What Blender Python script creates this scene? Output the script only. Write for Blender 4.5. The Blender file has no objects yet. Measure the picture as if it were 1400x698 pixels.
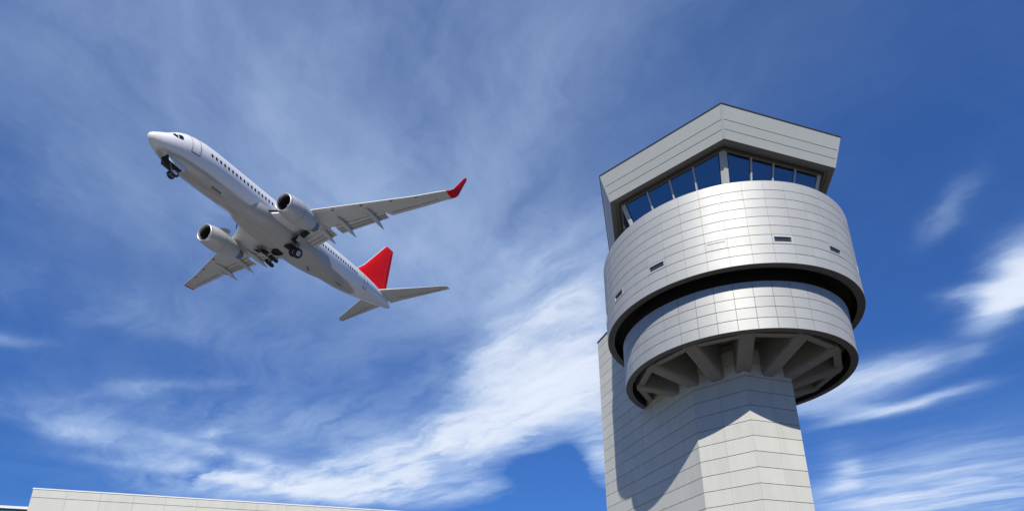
import bpy, math, random
from mathutils import Vector, Matrix
random.seed(7)
scene = bpy.context.scene
COL = scene.collection
R = math.radians

# ------------------------------------------------------------------ camera
EYE = 1.7
cam_d = bpy.data.cameras.new('camera')
cam = bpy.data.objects.new('camera', cam_d)
COL.objects.link(cam)
cam_d.sensor_width = 36.0
cam_d.lens = 841.5 / 1400 * 36.0
cam_d.shift_y = 221.7 / 1400
cam_d.clip_start = 0.1
cam_d.clip_end = 20000
cam.location = (0, 0, EYE)
cam.rotation_euler = (R(90 + 20.941), 0, 0)
scene.camera = cam

# ------------------------------------------------------------------ sun, sky, exposure
SUN_AZ, SUN_EL = R(-99.88), R(42.2)
sdir = Vector((math.cos(SUN_AZ) * math.cos(SUN_EL), math.sin(SUN_AZ) * math.cos(SUN_EL), math.sin(SUN_EL)))
sun_d = bpy.data.lights.new('sun', 'SUN')
sun_d.energy = 4.9
sun_d.angle = R(0.5)
sun_d.color = (1.0, 0.945, 0.86)
sun = bpy.data.objects.new('sun', sun_d)
COL.objects.link(sun)
sun.rotation_euler = sdir.to_track_quat('Z', 'Y').to_euler()

vs = scene.view_settings
scene.display_settings.display_device = 'sRGB'
vs.view_transform = 'Standard'
vs.look = 'None'
vs.gamma = 1.0
vs.use_curve_mapping = False
vs.exposure = 0.0


def pix_dir(x, y):
    """direction of a point of the sky, measured on the photograph (1400 px wide)"""
    f, t = 841.5, R(20.941)
    a, b = (x - 700) / f, -(y - 570.7) / f
    return Vector((a, math.cos(t) - b * math.sin(t), math.sin(t) + b * math.cos(t))).normalized()


def cloud_uv(x, y):
    d = pix_dir(x, y)
    return Vector((d.x / d.z, d.y / d.z))


world = bpy.data.worlds.new('World')
scene.world = world
world.use_nodes = True
wt = world.node_tree
wt.nodes.clear()
W = wt.nodes.new
WL = wt.links.new


def wmath(op, a, b=None, c=None, clamp=False):
    n = W('ShaderNodeMath')
    n.operation = op
    n.use_clamp = clamp
    for i, v in enumerate((a, b, c)):
        if v is None:
            continue
        if isinstance(v, (int, float)):
            n.inputs[i].default_value = v
        else:
            WL(v, n.inputs[i])
    return n.outputs[0]


def build_sky():
    out = W('ShaderNodeOutputWorld')
    bg = W('ShaderNodeBackground')
    bg.inputs['Strength'].default_value = 0.1
    sky = W('ShaderNodeTexSky')
    sky.sky_type = 'NISHITA'
    sky.sun_disc = False
    sky.sun_elevation = SUN_EL
    sky.sun_rotation = R(90) - SUN_AZ
    sky.altitude = 0
    sky.air_density = 1.0
    sky.dust_density = 0.0
    sky.ozone_density = 6.0
    tc = W('ShaderNodeTexCoord')
    sep = W('ShaderNodeSeparateXYZ')
    WL(tc.outputs['Generated'], sep.inputs[0])
    zc = wmath('MAXIMUM', sep.outputs[2], 0.04)
    u = wmath('DIVIDE', sep.outputs[0], zc)
    v = wmath('DIVIDE', sep.outputs[1], zc)
    comb = W('ShaderNodeCombineXYZ')
    WL(u, comb.inputs[0])
    WL(v, comb.inputs[1])
    flat = comb.outputs[0]

    def noise(vec, scale, detail, rough, rot=0.0, stretch=(1, 1, 1), off=(0, 0, 0), dist=0.0, out_='Fac'):
        m = W('ShaderNodeMapping')
        m.vector_type = 'TEXTURE'
        m.inputs['Rotation'].default_value = (0, 0, rot)
        m.inputs['Scale'].default_value = stretch
        m.inputs['Location'].default_value = off
        WL(vec, m.inputs['Vector'])
        n = W('ShaderNodeTexNoise')
        n.inputs['Scale'].default_value = scale
        n.inputs['Detail'].default_value = detail
        n.inputs['Roughness'].default_value = rough
        n.inputs['Distortion'].default_value = dist
        WL(m.outputs[0], n.inputs['Vector'])
        return n.outputs[out_]

    # warp the layer so that no patch keeps a clean outline
    wcol = noise(flat, 1.6, 5, 0.6, off=(3.1, 1.7, 0), out_='Color')
    sub = W('ShaderNodeVectorMath')
    sub.operation = 'SUBTRACT'
    WL(wcol, sub.inputs[0])
    sub.inputs[1].default_value = (0.5, 0.5, 0.5)
    scl = W('ShaderNodeVectorMath')
    scl.operation = 'SCALE'
    WL(sub.outputs[0], scl.inputs[0])
    scl.inputs['Scale'].default_value = 0.35
    add = W('ShaderNodeVectorMath')
    add.operation = 'ADD'
    WL(flat, add.inputs[0])
    WL(scl.outputs[0], add.inputs[1])
    warped = add.outputs[0]
    ws = W('ShaderNodeSeparateXYZ')
    WL(warped, ws.inputs[0])

    def patch(c, a, b, weight):
        """soft elliptical patch of cloud: centre c, axis ends a and b (points of the photograph's sky)"""
        C = cloud_uv(*c)
        A = cloud_uv(*a) - C
        B = cloud_uv(*b) - C
        det = A.x * B.y - A.y * B.x
        du = wmath('SUBTRACT', ws.outputs[0], C.x)
        dv = wmath('SUBTRACT', ws.outputs[1], C.y)
        p = wmath('MULTIPLY_ADD', du, B.y / det, wmath('MULTIPLY', dv, -B.x / det))
        q = wmath('MULTIPLY_ADD', du, -A.y / det, wmath('MULTIPLY', dv, A.x / det))
        r2 = wmath('MULTIPLY_ADD', p, p, wmath('MULTIPLY', q, q))
        e = wmath('POWER', 2.718, wmath('MULTIPLY', r2, -1.0))
        return wmath('MULTIPLY', e, weight)

    def total(L):
        s = L[0]
        for x in L[1:]:
            s = wmath('ADD', s, x)
        return s

    def ang(p, q):
        d = cloud_uv(*q) - cloud_uv(*p)
        return math.atan2(d.y, d.x)

    def ramp(x, a, b):
        m = W('ShaderNodeMapRange')
        m.interpolation_type = 'SMOOTHSTEP'
        m.inputs['From Min'].default_value = a
        m.inputs['From Max'].default_value = b
        WL(x, m.inputs['Value'])
        return m.outputs[0]

    # thin high veil
    veil = total([patch(*v_) for v_ in VEIL])
    vn = noise(warped, 1.5, 8, 0.56, rot=ang((250, 60), (560, 330)), stretch=(2.2, 0.9, 1), off=(0.4, 2.2, 0))
    vn2 = noise(warped, 2.8, 8, 0.58, rot=ang((700, 330), (860, 60)), stretch=(2.4, 0.7, 1), off=(5.4, 1.2, 0))
    fb3 = noise(warped, 7.0, 6, 0.55, rot=ang((250, 60), (560, 330)), stretch=(3.0, 0.6, 1), off=(1.2, 4.1, 0), dist=0.6)
    veil = wmath('MULTIPLY', veil, wmath('MULTIPLY_ADD', ramp(fb3, 0.2, 0.8), 0.25, 0.68))
    vd = wmath('MULTIPLY', veil, wmath('MULTIPLY_ADD', ramp(vn, 0.28, 0.72), 0.75,
                                       wmath('MULTIPLY_ADD', ramp(vn2, 0.32, 0.72), 0.55, 0.12)))
    # streaked cirrus low on the left and centre
    low = wmath('MAXIMUM', total([patch(*v_) for v_ in LOW]), 0.0)
    ln = noise(warped, 1.7, 7, 0.50, rot=ang((420, 660), (780, 500)), stretch=(1.8, 0.75, 1), off=(1.9, 7.3, 0), dist=0.8)
    ln2 = noise(warped, 4.2, 8, 0.55, rot=ang((480, 640), (760, 500)), stretch=(2.6, 0.8, 1), off=(0.2, 3.3, 0), dist=0.5)
    fib = noise(warped, 9.0, 6, 0.55, rot=ang((420, 660), (780, 500)), stretch=(3.2, 0.6, 1), off=(2.2, 8.1, 0), dist=0.6)
    fib = wmath('MULTIPLY_ADD', ramp(fib, 0.2, 0.8), 0.40, 0.78)
    low = wmath('MULTIPLY', low, fib)
    ld = wmath('MULTIPLY', low, wmath('MULTIPLY_ADD', ramp(ln, 0.27, 0.66), 0.85,
                                      wmath('MULTIPLY_ADD', ramp(ln2, 0.33, 0.66), 0.70, 0.08)))
    # cirrus on the right
    rgt = total([patch(*v_) for v_ in RIGHT])
    rn = noise(warped, 2.0, 7, 0.50, rot=ang((1100, 550), (1340, 480)), stretch=(2.0, 0.8, 1), off=(4.1, 0.3, 0), dist=0.7)
    fb2 = noise(warped, 9.0, 6, 0.55, rot=ang((1100, 550), (1340, 480)), stretch=(3.2, 0.6, 1), off=(6.2, 1.1, 0), dist=0.6)
    rgt = wmath('MULTIPLY', rgt, wmath('MULTIPLY_ADD', ramp(fb2, 0.2, 0.8), 0.45, 0.75))
    rd = wmath('MULTIPLY', rgt, wmath('MULTIPLY_ADD', ramp(rn, 0.27, 0.70), 0.9, 0.28))
    # thin scattered cirrus everywhere else, so the sky is not bare behind the camera
    gn = noise(warped, 0.8, 8, 0.62, rot=0.6, stretch=(2.4, 0.8, 1), off=(9.0, 4.0, 0))
    gd = wmath('MULTIPLY', ramp(gn, 0.50, 0.85), 0.10)
    dens = wmath('ADD', wmath('ADD', vd, ld), wmath('ADD', rd, gd))
    alpha = wmath('SUBTRACT', 1.0, wmath('POWER', 2.718, wmath('MULTIPLY', dens, -1.0)), clamp=True)
    fade = ramp(sep.outputs[2], 0.02, 0.16)
    alpha = wmath('MULTIPLY', alpha, fade)

    gam = W('ShaderNodeGamma')
    gam.inputs['Gamma'].default_value = SKY_GAMMA
    WL(sky.outputs[0], gam.inputs['Color'])
    tint = W('ShaderNodeMix')
    tint.data_type = 'RGBA'
    tint.blend_type = 'MULTIPLY'
    tint.inputs['Factor'].default_value = 1.0
    WL(gam.outputs[0], tint.inputs['A'])
    tint.inputs['B'].default_value = SKY_TINT
    mix = W('ShaderNodeMix')
    mix.data_type = 'RGBA'
    WL(alpha, mix.inputs['Factor'])
    WL(tint.outputs['Result'], mix.inputs['A'])
    body = W('ShaderNodeMix')            # thin ice is bluish, thick cloud white
    body.data_type = 'RGBA'
    WL(ramp(alpha, 0.35, 0.9), body.inputs['Factor'])
    body.inputs['A'].default_value = (6.2, 8.0, 10.6, 1)
    body.inputs['B'].default_value = (8.0, 8.8, 10.2, 1)
    WL(body.outputs['Result'], mix.inputs['B'])
    WL(mix.outputs['Result'], bg.inputs['Color'])
    WL(bg.outputs[0], out.inputs['Surface'])


SKY_GAMMA = 0.6
SKY_TINT = (0.41, 0.93, 1.99, 1)
VEIL = [((380, 110), (800, 180), (330, 400), 0.34), ((90, 40), (330, 70), (60, 190), 0.12),
        ((620, 350), (800, 320), (600, 480), 0.36), ((480, 230), (560, 330), (420, 280), 0.20),
        ((200, 300), (470, 360), (185, 350), 0.18), ((790, 130), (850, 20), (890, 150), 0.15)]
LOW = [((765, 500), (855, 440), (805, 560), 1.9), ((690, 575), (810, 522), (700, 612), 1.6),
       ((580, 622), (700, 585), (586, 648), 1.2), ((470, 667), (650, 670), (471, 685), 1.8), ((320, 654), (440, 672), (318, 663), 1.0),
       ((340, 628), (450, 655), (337, 637), 0.6), ((475, 632), (540, 622), (477, 642), 0.5), ((112, 586), (150, 588), (110, 602), 0.42),
       ((20, 463), (70, 468), (20, 474), 0.32), ((292, 592), (315, 592), (292, 598), 0.4), ((835, 622), (850, 660), (810, 640), 1.0),
       ((400, 590), (600, 620), (400, 625), 0.22), ((200, 430), (420, 470), (192, 460), 0.14), ((200, 528), (300, 520), (200, 536), 0.22),
       ((30, 545), (130, 560), (30, 560), 0.16), ((190, 612), (300, 640), (187, 624), 0.35), ((752, 680), (860, 668), (750, 730), -0.42), ((560, 560), (850, 520), (600, 690), 0.12)]
RIGHT = [((1390, 393), (1440, 356), (1399, 422), 2.6), ((1335, 412), (1375, 406), (1340, 424), 1.1),
         ((1130, 538), (1210, 518), (1134, 554), 1.3), ((1215, 513), (1300, 492), (1219, 524), 0.75), ((1335, 484), (1365, 473), (1337, 490), 0.4),
         ((1235, 553), (1315, 534), (1238, 560), 1.25), ((1165, 556), (1230, 552), (1165, 564), 0.7),
         ((1340, 672), (1460, 650), (1345, 705), 1.1), ((1210, 685), (1310, 668), (1215, 715), 1.2), ((1158, 652), (1174, 636), (1172, 668), 0.95),
         ((1308, 282), (1338, 248), (1318, 290), 0.24)]
build_sky()


# ------------------------------------------------------------------ materials
def mat(name, base, rough=0.6, metal=0.0, spec=0.5, noise=0.0, nscale=8.0, stretch=(1, 1, 1), tone=False,
        bump=0.0, bscale=60.0, coat=0.0, rnoise=0.0, streak=0.0):
    m = bpy.data.materials.new(name)
    m.use_nodes = True
    nt = m.node_tree
    b = nt.nodes['Principled BSDF']
    b.inputs['Base Color'].default_value = (*base, 1)
    b.inputs['Roughness'].default_value = rough
    b.inputs['Metallic'].default_value = metal
    b.inputs['Specular IOR Level'].default_value = spec
    b.inputs['Coat Weight'].default_value = coat
    b.inputs['Coat Roughness'].default_value = 0.08
    tc = nt.nodes.new('ShaderNodeTexCoord')
    L = nt.links.new
    fac = None

    def mul(a, b_):
        n = nt.nodes.new('ShaderNodeMath')
        n.operation = 'MULTIPLY'
        L(a, n.inputs[0])
        L(b_, n.inputs[1])
        return n.outputs[0]

    def nz(scale, st, lo, hi, det=6, rough_=0.6):
        mp = nt.nodes.new('ShaderNodeMapping')
        mp.inputs['Scale'].default_value = st
        L(tc.outputs['Object'], mp.inputs['Vector'])
        n = nt.nodes.new('ShaderNodeTexNoise')
        n.inputs['Scale'].default_value = scale
        n.inputs['Detail'].default_value = det
        n.inputs['Roughness'].default_value = rough_
        L(mp.outputs[0], n.inputs['Vector'])
        r = nt.nodes.new('ShaderNodeMapRange')
        r.inputs['From Min'].default_value = 0.25
        r.inputs['From Max'].default_value = 0.75
        r.inputs['To Min'].default_value = lo
        r.inputs['To Max'].default_value = hi
        L(n.outputs['Fac'], r.inputs['Value'])
        return r.outputs[0]

    if noise:
        fac = nz(nscale, stretch, 1 - noise, 1 + noise)
    if streak:
        s2 = nz(2.2, (1, 1, 0.12), 1 - streak, 1 + streak * 0.4)
        fac = s2 if fac is None else mul(fac, s2)
    if tone:
        at = nt.nodes.new('ShaderNodeAttribute')
        at.attribute_name = 'tone'
        fac = at.outputs['Fac'] if fac is None else mul(fac, at.outputs['Fac'])
    if fac is not None:
        mx = nt.nodes.new('ShaderNodeVectorMath')
        mx.operation = 'SCALE'
        mx.inputs[0].default_value = base
        L(fac, mx.inputs['Scale'])
        L(mx.outputs[0], b.inputs['Base Color'])
    if rnoise:
        L(nz(nscale * 0.7, stretch, rough - rnoise, rough + rnoise), b.inputs['Roughness'])
    if bump:
        n = nt.nodes.new('ShaderNodeTexNoise')
        n.inputs['Scale'].default_value = bscale
        n.inputs['Detail'].default_value = 5
        L(tc.outputs['Object'], n.inputs['Vector'])
        bp = nt.nodes.new('ShaderNodeBump')
        bp.inputs['Strength'].default_value = bump
        bp.inputs['Distance'].default_value = 0.02
        L(n.outputs['Fac'], bp.inputs['Height'])
        L(bp.outputs[0], b.inputs['Normal'])
    return m


def glass_mat(name, tint, refl, rough=0.02, ior=1.5):
    m = bpy.data.materials.new(name)
    m.use_nodes = True
    nt = m.node_tree
    nt.nodes.clear()
    o = nt.nodes.new('ShaderNodeOutputMaterial')
    tr = nt.nodes.new('ShaderNodeBsdfTransparent')
    tr.inputs['Color'].default_value = (*tint, 1)
    gl = nt.nodes.new('ShaderNodeBsdfGlossy')
    gl.inputs['Color'].default_value = (*refl, 1)
    gl.inputs['Roughness'].default_value = rough
    fr = nt.nodes.new('ShaderNodeFresnel')
    fr.inputs['IOR'].default_value = ior
    mx = nt.nodes.new('ShaderNodeMixShader')
    nt.links.new(fr.outputs[0], mx.inputs[0])
    nt.links.new(tr.outputs[0], mx.inputs[1])
    nt.links.new(gl.outputs[0], mx.inputs[2])
    nt.links.new(mx.outputs[0], o.inputs['Surface'])
    return m


M = {
    'drum': mat('brushed_aluminium_panel', (0.46, 0.467, 0.445), 0.58, 0.32, noise=0.04, nscale=3.0, stretch=(1, 1, 9), tone=True, rnoise=0.03, streak=0.04),
    'joint': mat('dark_joint', (0.18, 0.18, 0.175), 0.9),
    'joint2': mat('grey_joint', (0.32, 0.315, 0.29), 0.9),
    'fascia': mat('grey_painted_metal', (0.48, 0.495, 0.455), 0.5, 0.15, noise=0.03, nscale=2.0, tone=True),
    'trim': mat('light_grey_trim', (0.47, 0.485, 0.45), 0.45, 0.2),
    'flash': mat('dark_flashing', (0.06, 0.06, 0.065), 0.5, 0.3),
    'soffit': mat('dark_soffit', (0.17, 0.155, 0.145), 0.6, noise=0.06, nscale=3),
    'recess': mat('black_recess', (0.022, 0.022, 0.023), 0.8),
    'rim': mat('dark_rim_metal', (0.13, 0.125, 0.12), 0.6, 0.2, noise=0.06, nscale=2),
    'stone': mat('pale_stone_panel', (0.60, 0.602, 0.535), 0.85, noise=0.04, nscale=14, tone=True, bump=0.12, bscale=45, streak=0.08),
    'concrete': mat('raw_concrete', (0.29, 0.285, 0.27), 0.9, noise=0.10, nscale=3, bump=0.15, bscale=30, streak=0.08),
    'frame': mat('aluminium_frame', (0.50, 0.50, 0.475), 0.5, 0.05),
    'glass': glass_mat('blue_tinted_glass', (0.46, 0.74, 0.97), (0.62, 0.80, 1.0), ior=2.75),
    'slit': mat('dark_window_glass', (0.03, 0.045, 0.06), 0.08, 0.0, spec=0.8),
    'interior': mat('dim_interior', (0.06, 0.065, 0.08), 0.8),
    'blind': mat('interior_ceiling', (0.10, 0.11, 0.13), 0.8),
    'white': mat('white_paint', (0.90, 0.90, 0.885), 0.30, noise=0.02, nscale=1.2, coat=0.3, stretch=(0.4, 2, 2)),
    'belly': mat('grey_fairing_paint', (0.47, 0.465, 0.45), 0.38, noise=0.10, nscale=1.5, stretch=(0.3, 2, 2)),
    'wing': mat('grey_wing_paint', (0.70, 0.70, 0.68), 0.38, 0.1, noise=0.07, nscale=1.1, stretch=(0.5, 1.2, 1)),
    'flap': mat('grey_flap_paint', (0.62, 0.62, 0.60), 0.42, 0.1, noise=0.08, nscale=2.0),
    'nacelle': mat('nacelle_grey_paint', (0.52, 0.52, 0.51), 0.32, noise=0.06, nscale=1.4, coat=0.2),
    'red': mat('red_paint', (0.94, 0.007, 0.005), 0.5, spec=0.15, noise=0.02, nscale=2),
    'rudder': mat('dark_red_gap', (0.35, 0.004, 0.004), 0.6),
    'silver': mat('polished_metal', (0.62, 0.62, 0.62), 0.42, 0.7),
    'black': mat('black_rubber', (0.016, 0.016, 0.017), 0.7),
    'well': mat('dark_cavity', (0.02, 0.02, 0.022), 0.9),
    'steel': mat('grey_gear_steel', (0.24, 0.24, 0.25), 0.45, 0.5),
    'fan': mat('dark_fan_metal', (0.06, 0.06, 0.065), 0.4, 0.6),
    'window': mat('dark_cabin_glass', (0.012, 0.014, 0.018), 0.15),
    'line': mat('seam_line', (0.20, 0.20, 0.20), 0.7),
    'redline': mat('thin_red_outline', (0.62, 0.12, 0.12), 0.5),
    'teal': mat('teal_glass', (0.035, 0.16, 0.165), 0.12, 0.0, spec=0.7),
    'cap': mat('white_coping', (0.78, 0.78, 0.77), 0.45),
    'ground': mat('worn_asphalt_apron', (0.078, 0.071, 0.058), 0.9, noise=0.12, nscale=0.08),
    'asphalt': mat('asphalt', (0.055, 0.055, 0.056), 0.9, noise=0.15, nscale=0.5),
    'grass': mat('grass', (0.07, 0.085, 0.035), 0.95, noise=0.3, nscale=0.05),
}


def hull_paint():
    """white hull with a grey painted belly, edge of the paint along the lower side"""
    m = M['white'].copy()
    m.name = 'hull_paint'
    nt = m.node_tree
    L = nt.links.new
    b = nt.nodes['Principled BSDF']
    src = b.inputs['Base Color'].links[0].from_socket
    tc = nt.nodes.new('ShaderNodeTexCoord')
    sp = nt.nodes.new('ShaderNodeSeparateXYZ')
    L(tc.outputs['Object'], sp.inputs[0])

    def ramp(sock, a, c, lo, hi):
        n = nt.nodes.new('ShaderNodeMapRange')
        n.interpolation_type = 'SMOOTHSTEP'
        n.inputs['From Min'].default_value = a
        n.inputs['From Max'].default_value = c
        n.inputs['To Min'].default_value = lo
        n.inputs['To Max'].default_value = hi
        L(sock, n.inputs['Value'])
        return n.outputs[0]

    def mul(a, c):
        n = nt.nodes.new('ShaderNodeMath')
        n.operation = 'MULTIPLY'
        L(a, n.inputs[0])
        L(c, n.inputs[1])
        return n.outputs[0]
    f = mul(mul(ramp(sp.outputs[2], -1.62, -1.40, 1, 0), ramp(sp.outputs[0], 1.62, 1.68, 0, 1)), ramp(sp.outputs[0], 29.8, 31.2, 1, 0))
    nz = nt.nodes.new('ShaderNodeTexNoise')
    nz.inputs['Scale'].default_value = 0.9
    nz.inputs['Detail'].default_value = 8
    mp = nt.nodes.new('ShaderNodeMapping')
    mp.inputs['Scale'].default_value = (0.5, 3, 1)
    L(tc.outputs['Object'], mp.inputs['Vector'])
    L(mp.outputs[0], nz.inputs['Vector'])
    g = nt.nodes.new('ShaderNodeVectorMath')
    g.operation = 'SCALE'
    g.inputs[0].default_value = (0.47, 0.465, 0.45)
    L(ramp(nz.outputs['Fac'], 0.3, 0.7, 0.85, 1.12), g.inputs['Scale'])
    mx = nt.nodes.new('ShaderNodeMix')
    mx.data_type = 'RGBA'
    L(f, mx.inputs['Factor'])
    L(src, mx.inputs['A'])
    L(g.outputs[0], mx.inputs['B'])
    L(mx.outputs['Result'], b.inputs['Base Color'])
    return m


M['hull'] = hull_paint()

# ------------------------------------------------------------------ helpers
class MB:
    def __init__(self):
        self.v, self.f, self.t, self.s = [], [], [], []

    def face(self, pts, tone=1.0, smooth=False):
        i = len(self.v)
        self.v += [tuple(p) for p in pts]
        self.f.append(list(range(i, i + len(pts))))
        self.t.append(tone)
        self.s.append(smooth)

    def grid(self, rows, tone=1.0, smooth=True, closed=False):
        """rows of points, shared vertices"""
        i0 = len(self.v)
        n = len(rows[0])
        for r in rows:
            self.v += [tuple(p) for p in r]
        for a in range(len(rows) - 1):
            for b in range(n if closed else n - 1):
                c = (b + 1) % n
                self.f.append([i0 + a * n + b, i0 + a * n + c, i0 + (a + 1) * n + c, i0 + (a + 1) * n + b])
                self.t.append(tone)
                self.s.append(smooth)
        return i0

    def box8(self, p, tone=1.0):
        """p: 4 bottom points then 4 top points, same winding"""
        for q in ((3, 2, 1, 0), (4, 5, 6, 7), (0, 1, 5, 4), (1, 2, 6, 5), (2, 3, 7, 6), (3, 0, 4, 7)):
            self.face([p[k] for k in q], tone)

    def prism(self, poly, z0, z1, tone=1.0):
        n = len(poly)
        self.face([(x, y, z0) for x, y in reversed(poly)], tone)
        self.face([(x, y, z1) for x, y in poly], tone)
        for i in range(n):
            a, b = poly[i], poly[(i + 1) % n]
            self.face([(*a, z0), (*b, z0), (*b, z1), (*a, z1)], tone)

    def bar(self, a, b, w, h, up=(0, 0, 1), tone=1.0):
        a, b, up = Vector(a), Vector(b), Vector(up)
        d = (b - a).normalized()
        s = d.cross(up).normalized()
        u = s.cross(d)
        s, u = s * w / 2, u * h / 2
        self.box8([a - s - u, a + s - u, b + s - u, b - s - u, a - s + u, a + s + u, b + s + u, b - s + u], tone)

    def tube(self, pts, r, n=10, cap=True):
        pts = [Vector(p) for p in pts]
        rr = r if isinstance(r, (list, tuple)) else [r] * len(pts)
        rows = []
        for i, p in enumerate(pts):
            d = (pts[min(i + 1, len(pts) - 1)] - pts[max(i - 1, 0)]).normalized()
            a = Vector((0, 0, 1)) if abs(d.z) < 0.9 else Vector((1, 0, 0))
            s = d.cross(a).normalized()
            t = d.cross(s)
            rows.append([p + (s * math.cos(2 * math.pi * k / n) + t * math.sin(2 * math.pi * k / n)) * rr[i] for k in range(n)])
        self.grid(rows, closed=True)
        if cap:
            self.face(rows[0])
            self.face(list(reversed(rows[-1])))

    def revolve(self, prof, axis_o, axis_d, n=32, smooth=True):
        """prof: list of (distance along axis, radius)"""
        o, d = Vector(axis_o), Vector(axis_d).normalized()
        a = Vector((0, 0, 1)) if abs(d.z) < 0.9 else Vector((0, 1, 0))
        s = d.cross(a).normalized()
        t = d.cross(s)
        rows = [[o + d * x + (s * math.cos(2 * math.pi * k / n) + t * math.sin(2 * math.pi * k / n)) * max(r, 1e-4) for k in range(n)] for x, r in prof]
        self.grid(rows, closed=True, smooth=smooth)

    def build(self, name, m, parent=None, fix=True):
        me = bpy.data.meshes.new(name)
        me.from_pydata(self.v, [], self.f)
        me.polygons.foreach_set('use_smooth', self.s)
        at = me.attributes.new('tone', 'FLOAT', 'FACE')
        at.data.foreach_set('value', self.t)
        me.materials.append(M[m] if isinstance(m, str) else m)
        me.update()
        o = bpy.data.objects.new(name, me)
        COL.objects.link(o)
        if fix:
            import bmesh
            bm = bmesh.new()
            bm.from_mesh(me)
            bmesh.ops.recalc_face_normals(bm, faces=bm.faces)
            bm.to_mesh(me)
            bm.free()
        if parent is not None:
            o.parent = parent
        return o


def empty(name, loc):
    o = bpy.data.objects.new(name, None)
    COL.objects.link(o)
    o.location = loc
    o.empty_display_size = 0.5
    return o


def tag(o, label=None, cat=None, kind=None, group=None):
    if label:
        o['label'] = label
    if cat:
        o['category'] = cat
    if kind:
        o['kind'] = kind
    if group:
        o['group'] = group
    return o


def tone(s):
    return 1.0 + random.gauss(0, s)


# ------------------------------------------------------------------ ground
g = MB()
S = 6000
g.face([(-S, -S, 0), (S, -S, 0), (S, S, 0), (-S, S, 0)])
tag(g.build('ground', 'grass', fix=False), 'flat green airfield grass reaching the horizon', kind='structure')
g = MB()
g.face([(-400, -270, 0.004), (300, -270, 0.004), (300, 300, 0.004), (-400, 300, 0.004)])
tag(g.build('pavement', 'ground', fix=False), 'worn grey asphalt apron around the tower', kind='structure')
g = MB()
g.face([(-900, -330, 0.004), (900, -330, 0.004), (900, -285, 0.004), (-900, -285, 0.004)])
tag(g.build('runway', 'asphalt', fix=False), 'dark asphalt runway behind the viewer', kind='structure')

# ------------------------------------------------------------------ control tower
AX, AY = 10.858, 27.208


def zz(z):
    return z + EYE


tower = tag(empty('control_tower', (AX, AY, 0)),
            'airport control tower with round silver drum, blue glazed hexagonal cab and pale panelled shaft', 'control tower')
PH = -102.97                                       # heading of the front corner, degrees
R1, ZT, ZB = 6.0, zz(19.065), zz(14.895)
R2, ZT2, ZB2 = 5.255, zz(14.527), zz(12.301)


def pol(r, deg, z=None):
    a = R(deg)
    if z is None:
        return (r * math.cos(a), r * math.sin(a))
    return (r * math.cos(a), r * math.sin(a), z)


# --- shaft: hexagonal front, long rear wing
RC = 2.52
hexv = {k: Vector(pol(RC, PH + k * 60)) for k in range(-1, 3)}
back = Vector(pol(1, PH + 210))
B_, C_, D_, V_ = hexv[-1], hexv[0], hexv[1], hexv[2]
A_ = B_ + back * 9.75
E_ = V_ + back * 9.75
Z0, HC = zz(10.787), 0.6967
WTOP = zz(18.91)


def panel_wall(mb, P, Q, z_edges, ncol, gap_h=0.030, gap_v=0.008, depth=0.04, tn=0.025, end_gap=0.006):
    """flat wall of separate panels with open joints between P and Q (outward on the right hand of P->Q)"""
    d = (Q - P)
    L = d.length
    d = d / L
    n = Vector((d.y, -d.x))
    w = L / ncol
    for zi in range(len(z_edges) - 1):
        za, zb_ = z_edges[zi] + gap_h / 2, z_edges[zi + 1] - gap_h / 2
        for c in range(ncol):
            s0 = c * w + (gap_v / 2 if c else end_gap)
            s1 = (c + 1) * w - (gap_v / 2 if c < ncol - 1 else end_gap)
            a, b = P + d * s0, P + d * s1
            ai, bi = a - n * depth, b - n * depth
            t = tone(tn)
            mb.face([(*a, za), (*b, za), (*b, zb_), (*a, zb_)], t)
            mb.face([(*ai, za), (*bi, za), (*b, za), (*a, za)], t)
            mb.face([(*a, zb_), (*b, zb_), (*bi, zb_), (*ai, zb_)], t)
            mb.face([(*ai, za), (*a, za), (*a, zb_), (*ai, zb_)], t)
            mb.face([(*b, za), (*bi, za), (*bi, zb_), (*b, zb_)], t)


zed = []
k = 30
z = Z0
while z > 0.4:
    z -= HC
zed = [0.0]
while z < zz(12.9):
    if z > 0.3:
        zed.append(z)
    z += HC
core_ed = list(zed)
wing_ed = list(zed)
while z < WTOP - 0.15:
    wing_ed.append(z)
    z += HC
wing_ed.append(WTOP)
sh = MB()
panel_wall(sh, B_, C_, core_ed, 2)
panel_wall(sh, C_, D_, core_ed, 2)
panel_wall(sh, D_, V_, core_ed, 2)
panel_wall(sh, A_, B_, wing_ed, 8)
panel_wall(sh, V_, E_, wing_ed, 8)
panel_wall(sh, E_, A_, wing_ed, 4)
sh.build('shaft_cladding', 'stone', tower, fix=False)


def inset(poly, t):
    out = []
    n = len(poly)
    for i in range(n):
        p0, p1, p2 = poly[i - 1], poly[i], poly[(i + 1) % n]
        d1, d2 = (p1 - p0).normalized(), (p2 - p1).normalized()
        n1, n2 = Vector((-d1.y, d1.x)), Vector((-d2.y, d2.x))
        m = (n1 + n2).normalized()
        out.append(p1 + m * (t / max(0.2, m.dot(n1))))
    return out


core = MB()
plan = inset([B_, C_, D_, V_, E_, A_], 0.038)
core.prism([tuple(p) for p in [plan[0], plan[1], plan[2], plan[3]]], 0, zz(13.2))
core.build('shaft_core', 'joint2', tower)
core = MB()
core.prism([tuple(p) for p in [plan[0] + back * .002, plan[3] + back * .002, plan[4], plan[5]]], 0, WTOP - 0.01)
core.build('stair_wing_core', 'joint2', tower)
cp = MB()
cpo = inset([B_, V_, E_, A_], -0.035)
cp.prism([tuple(p) for p in cpo], WTOP + 0.004, WTOP + 0.075)
cp.build('wing_coping', 'flash', tower)

# --- drums
NP = 42
OFF = -99.1
STEP = 360 / NP


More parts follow.
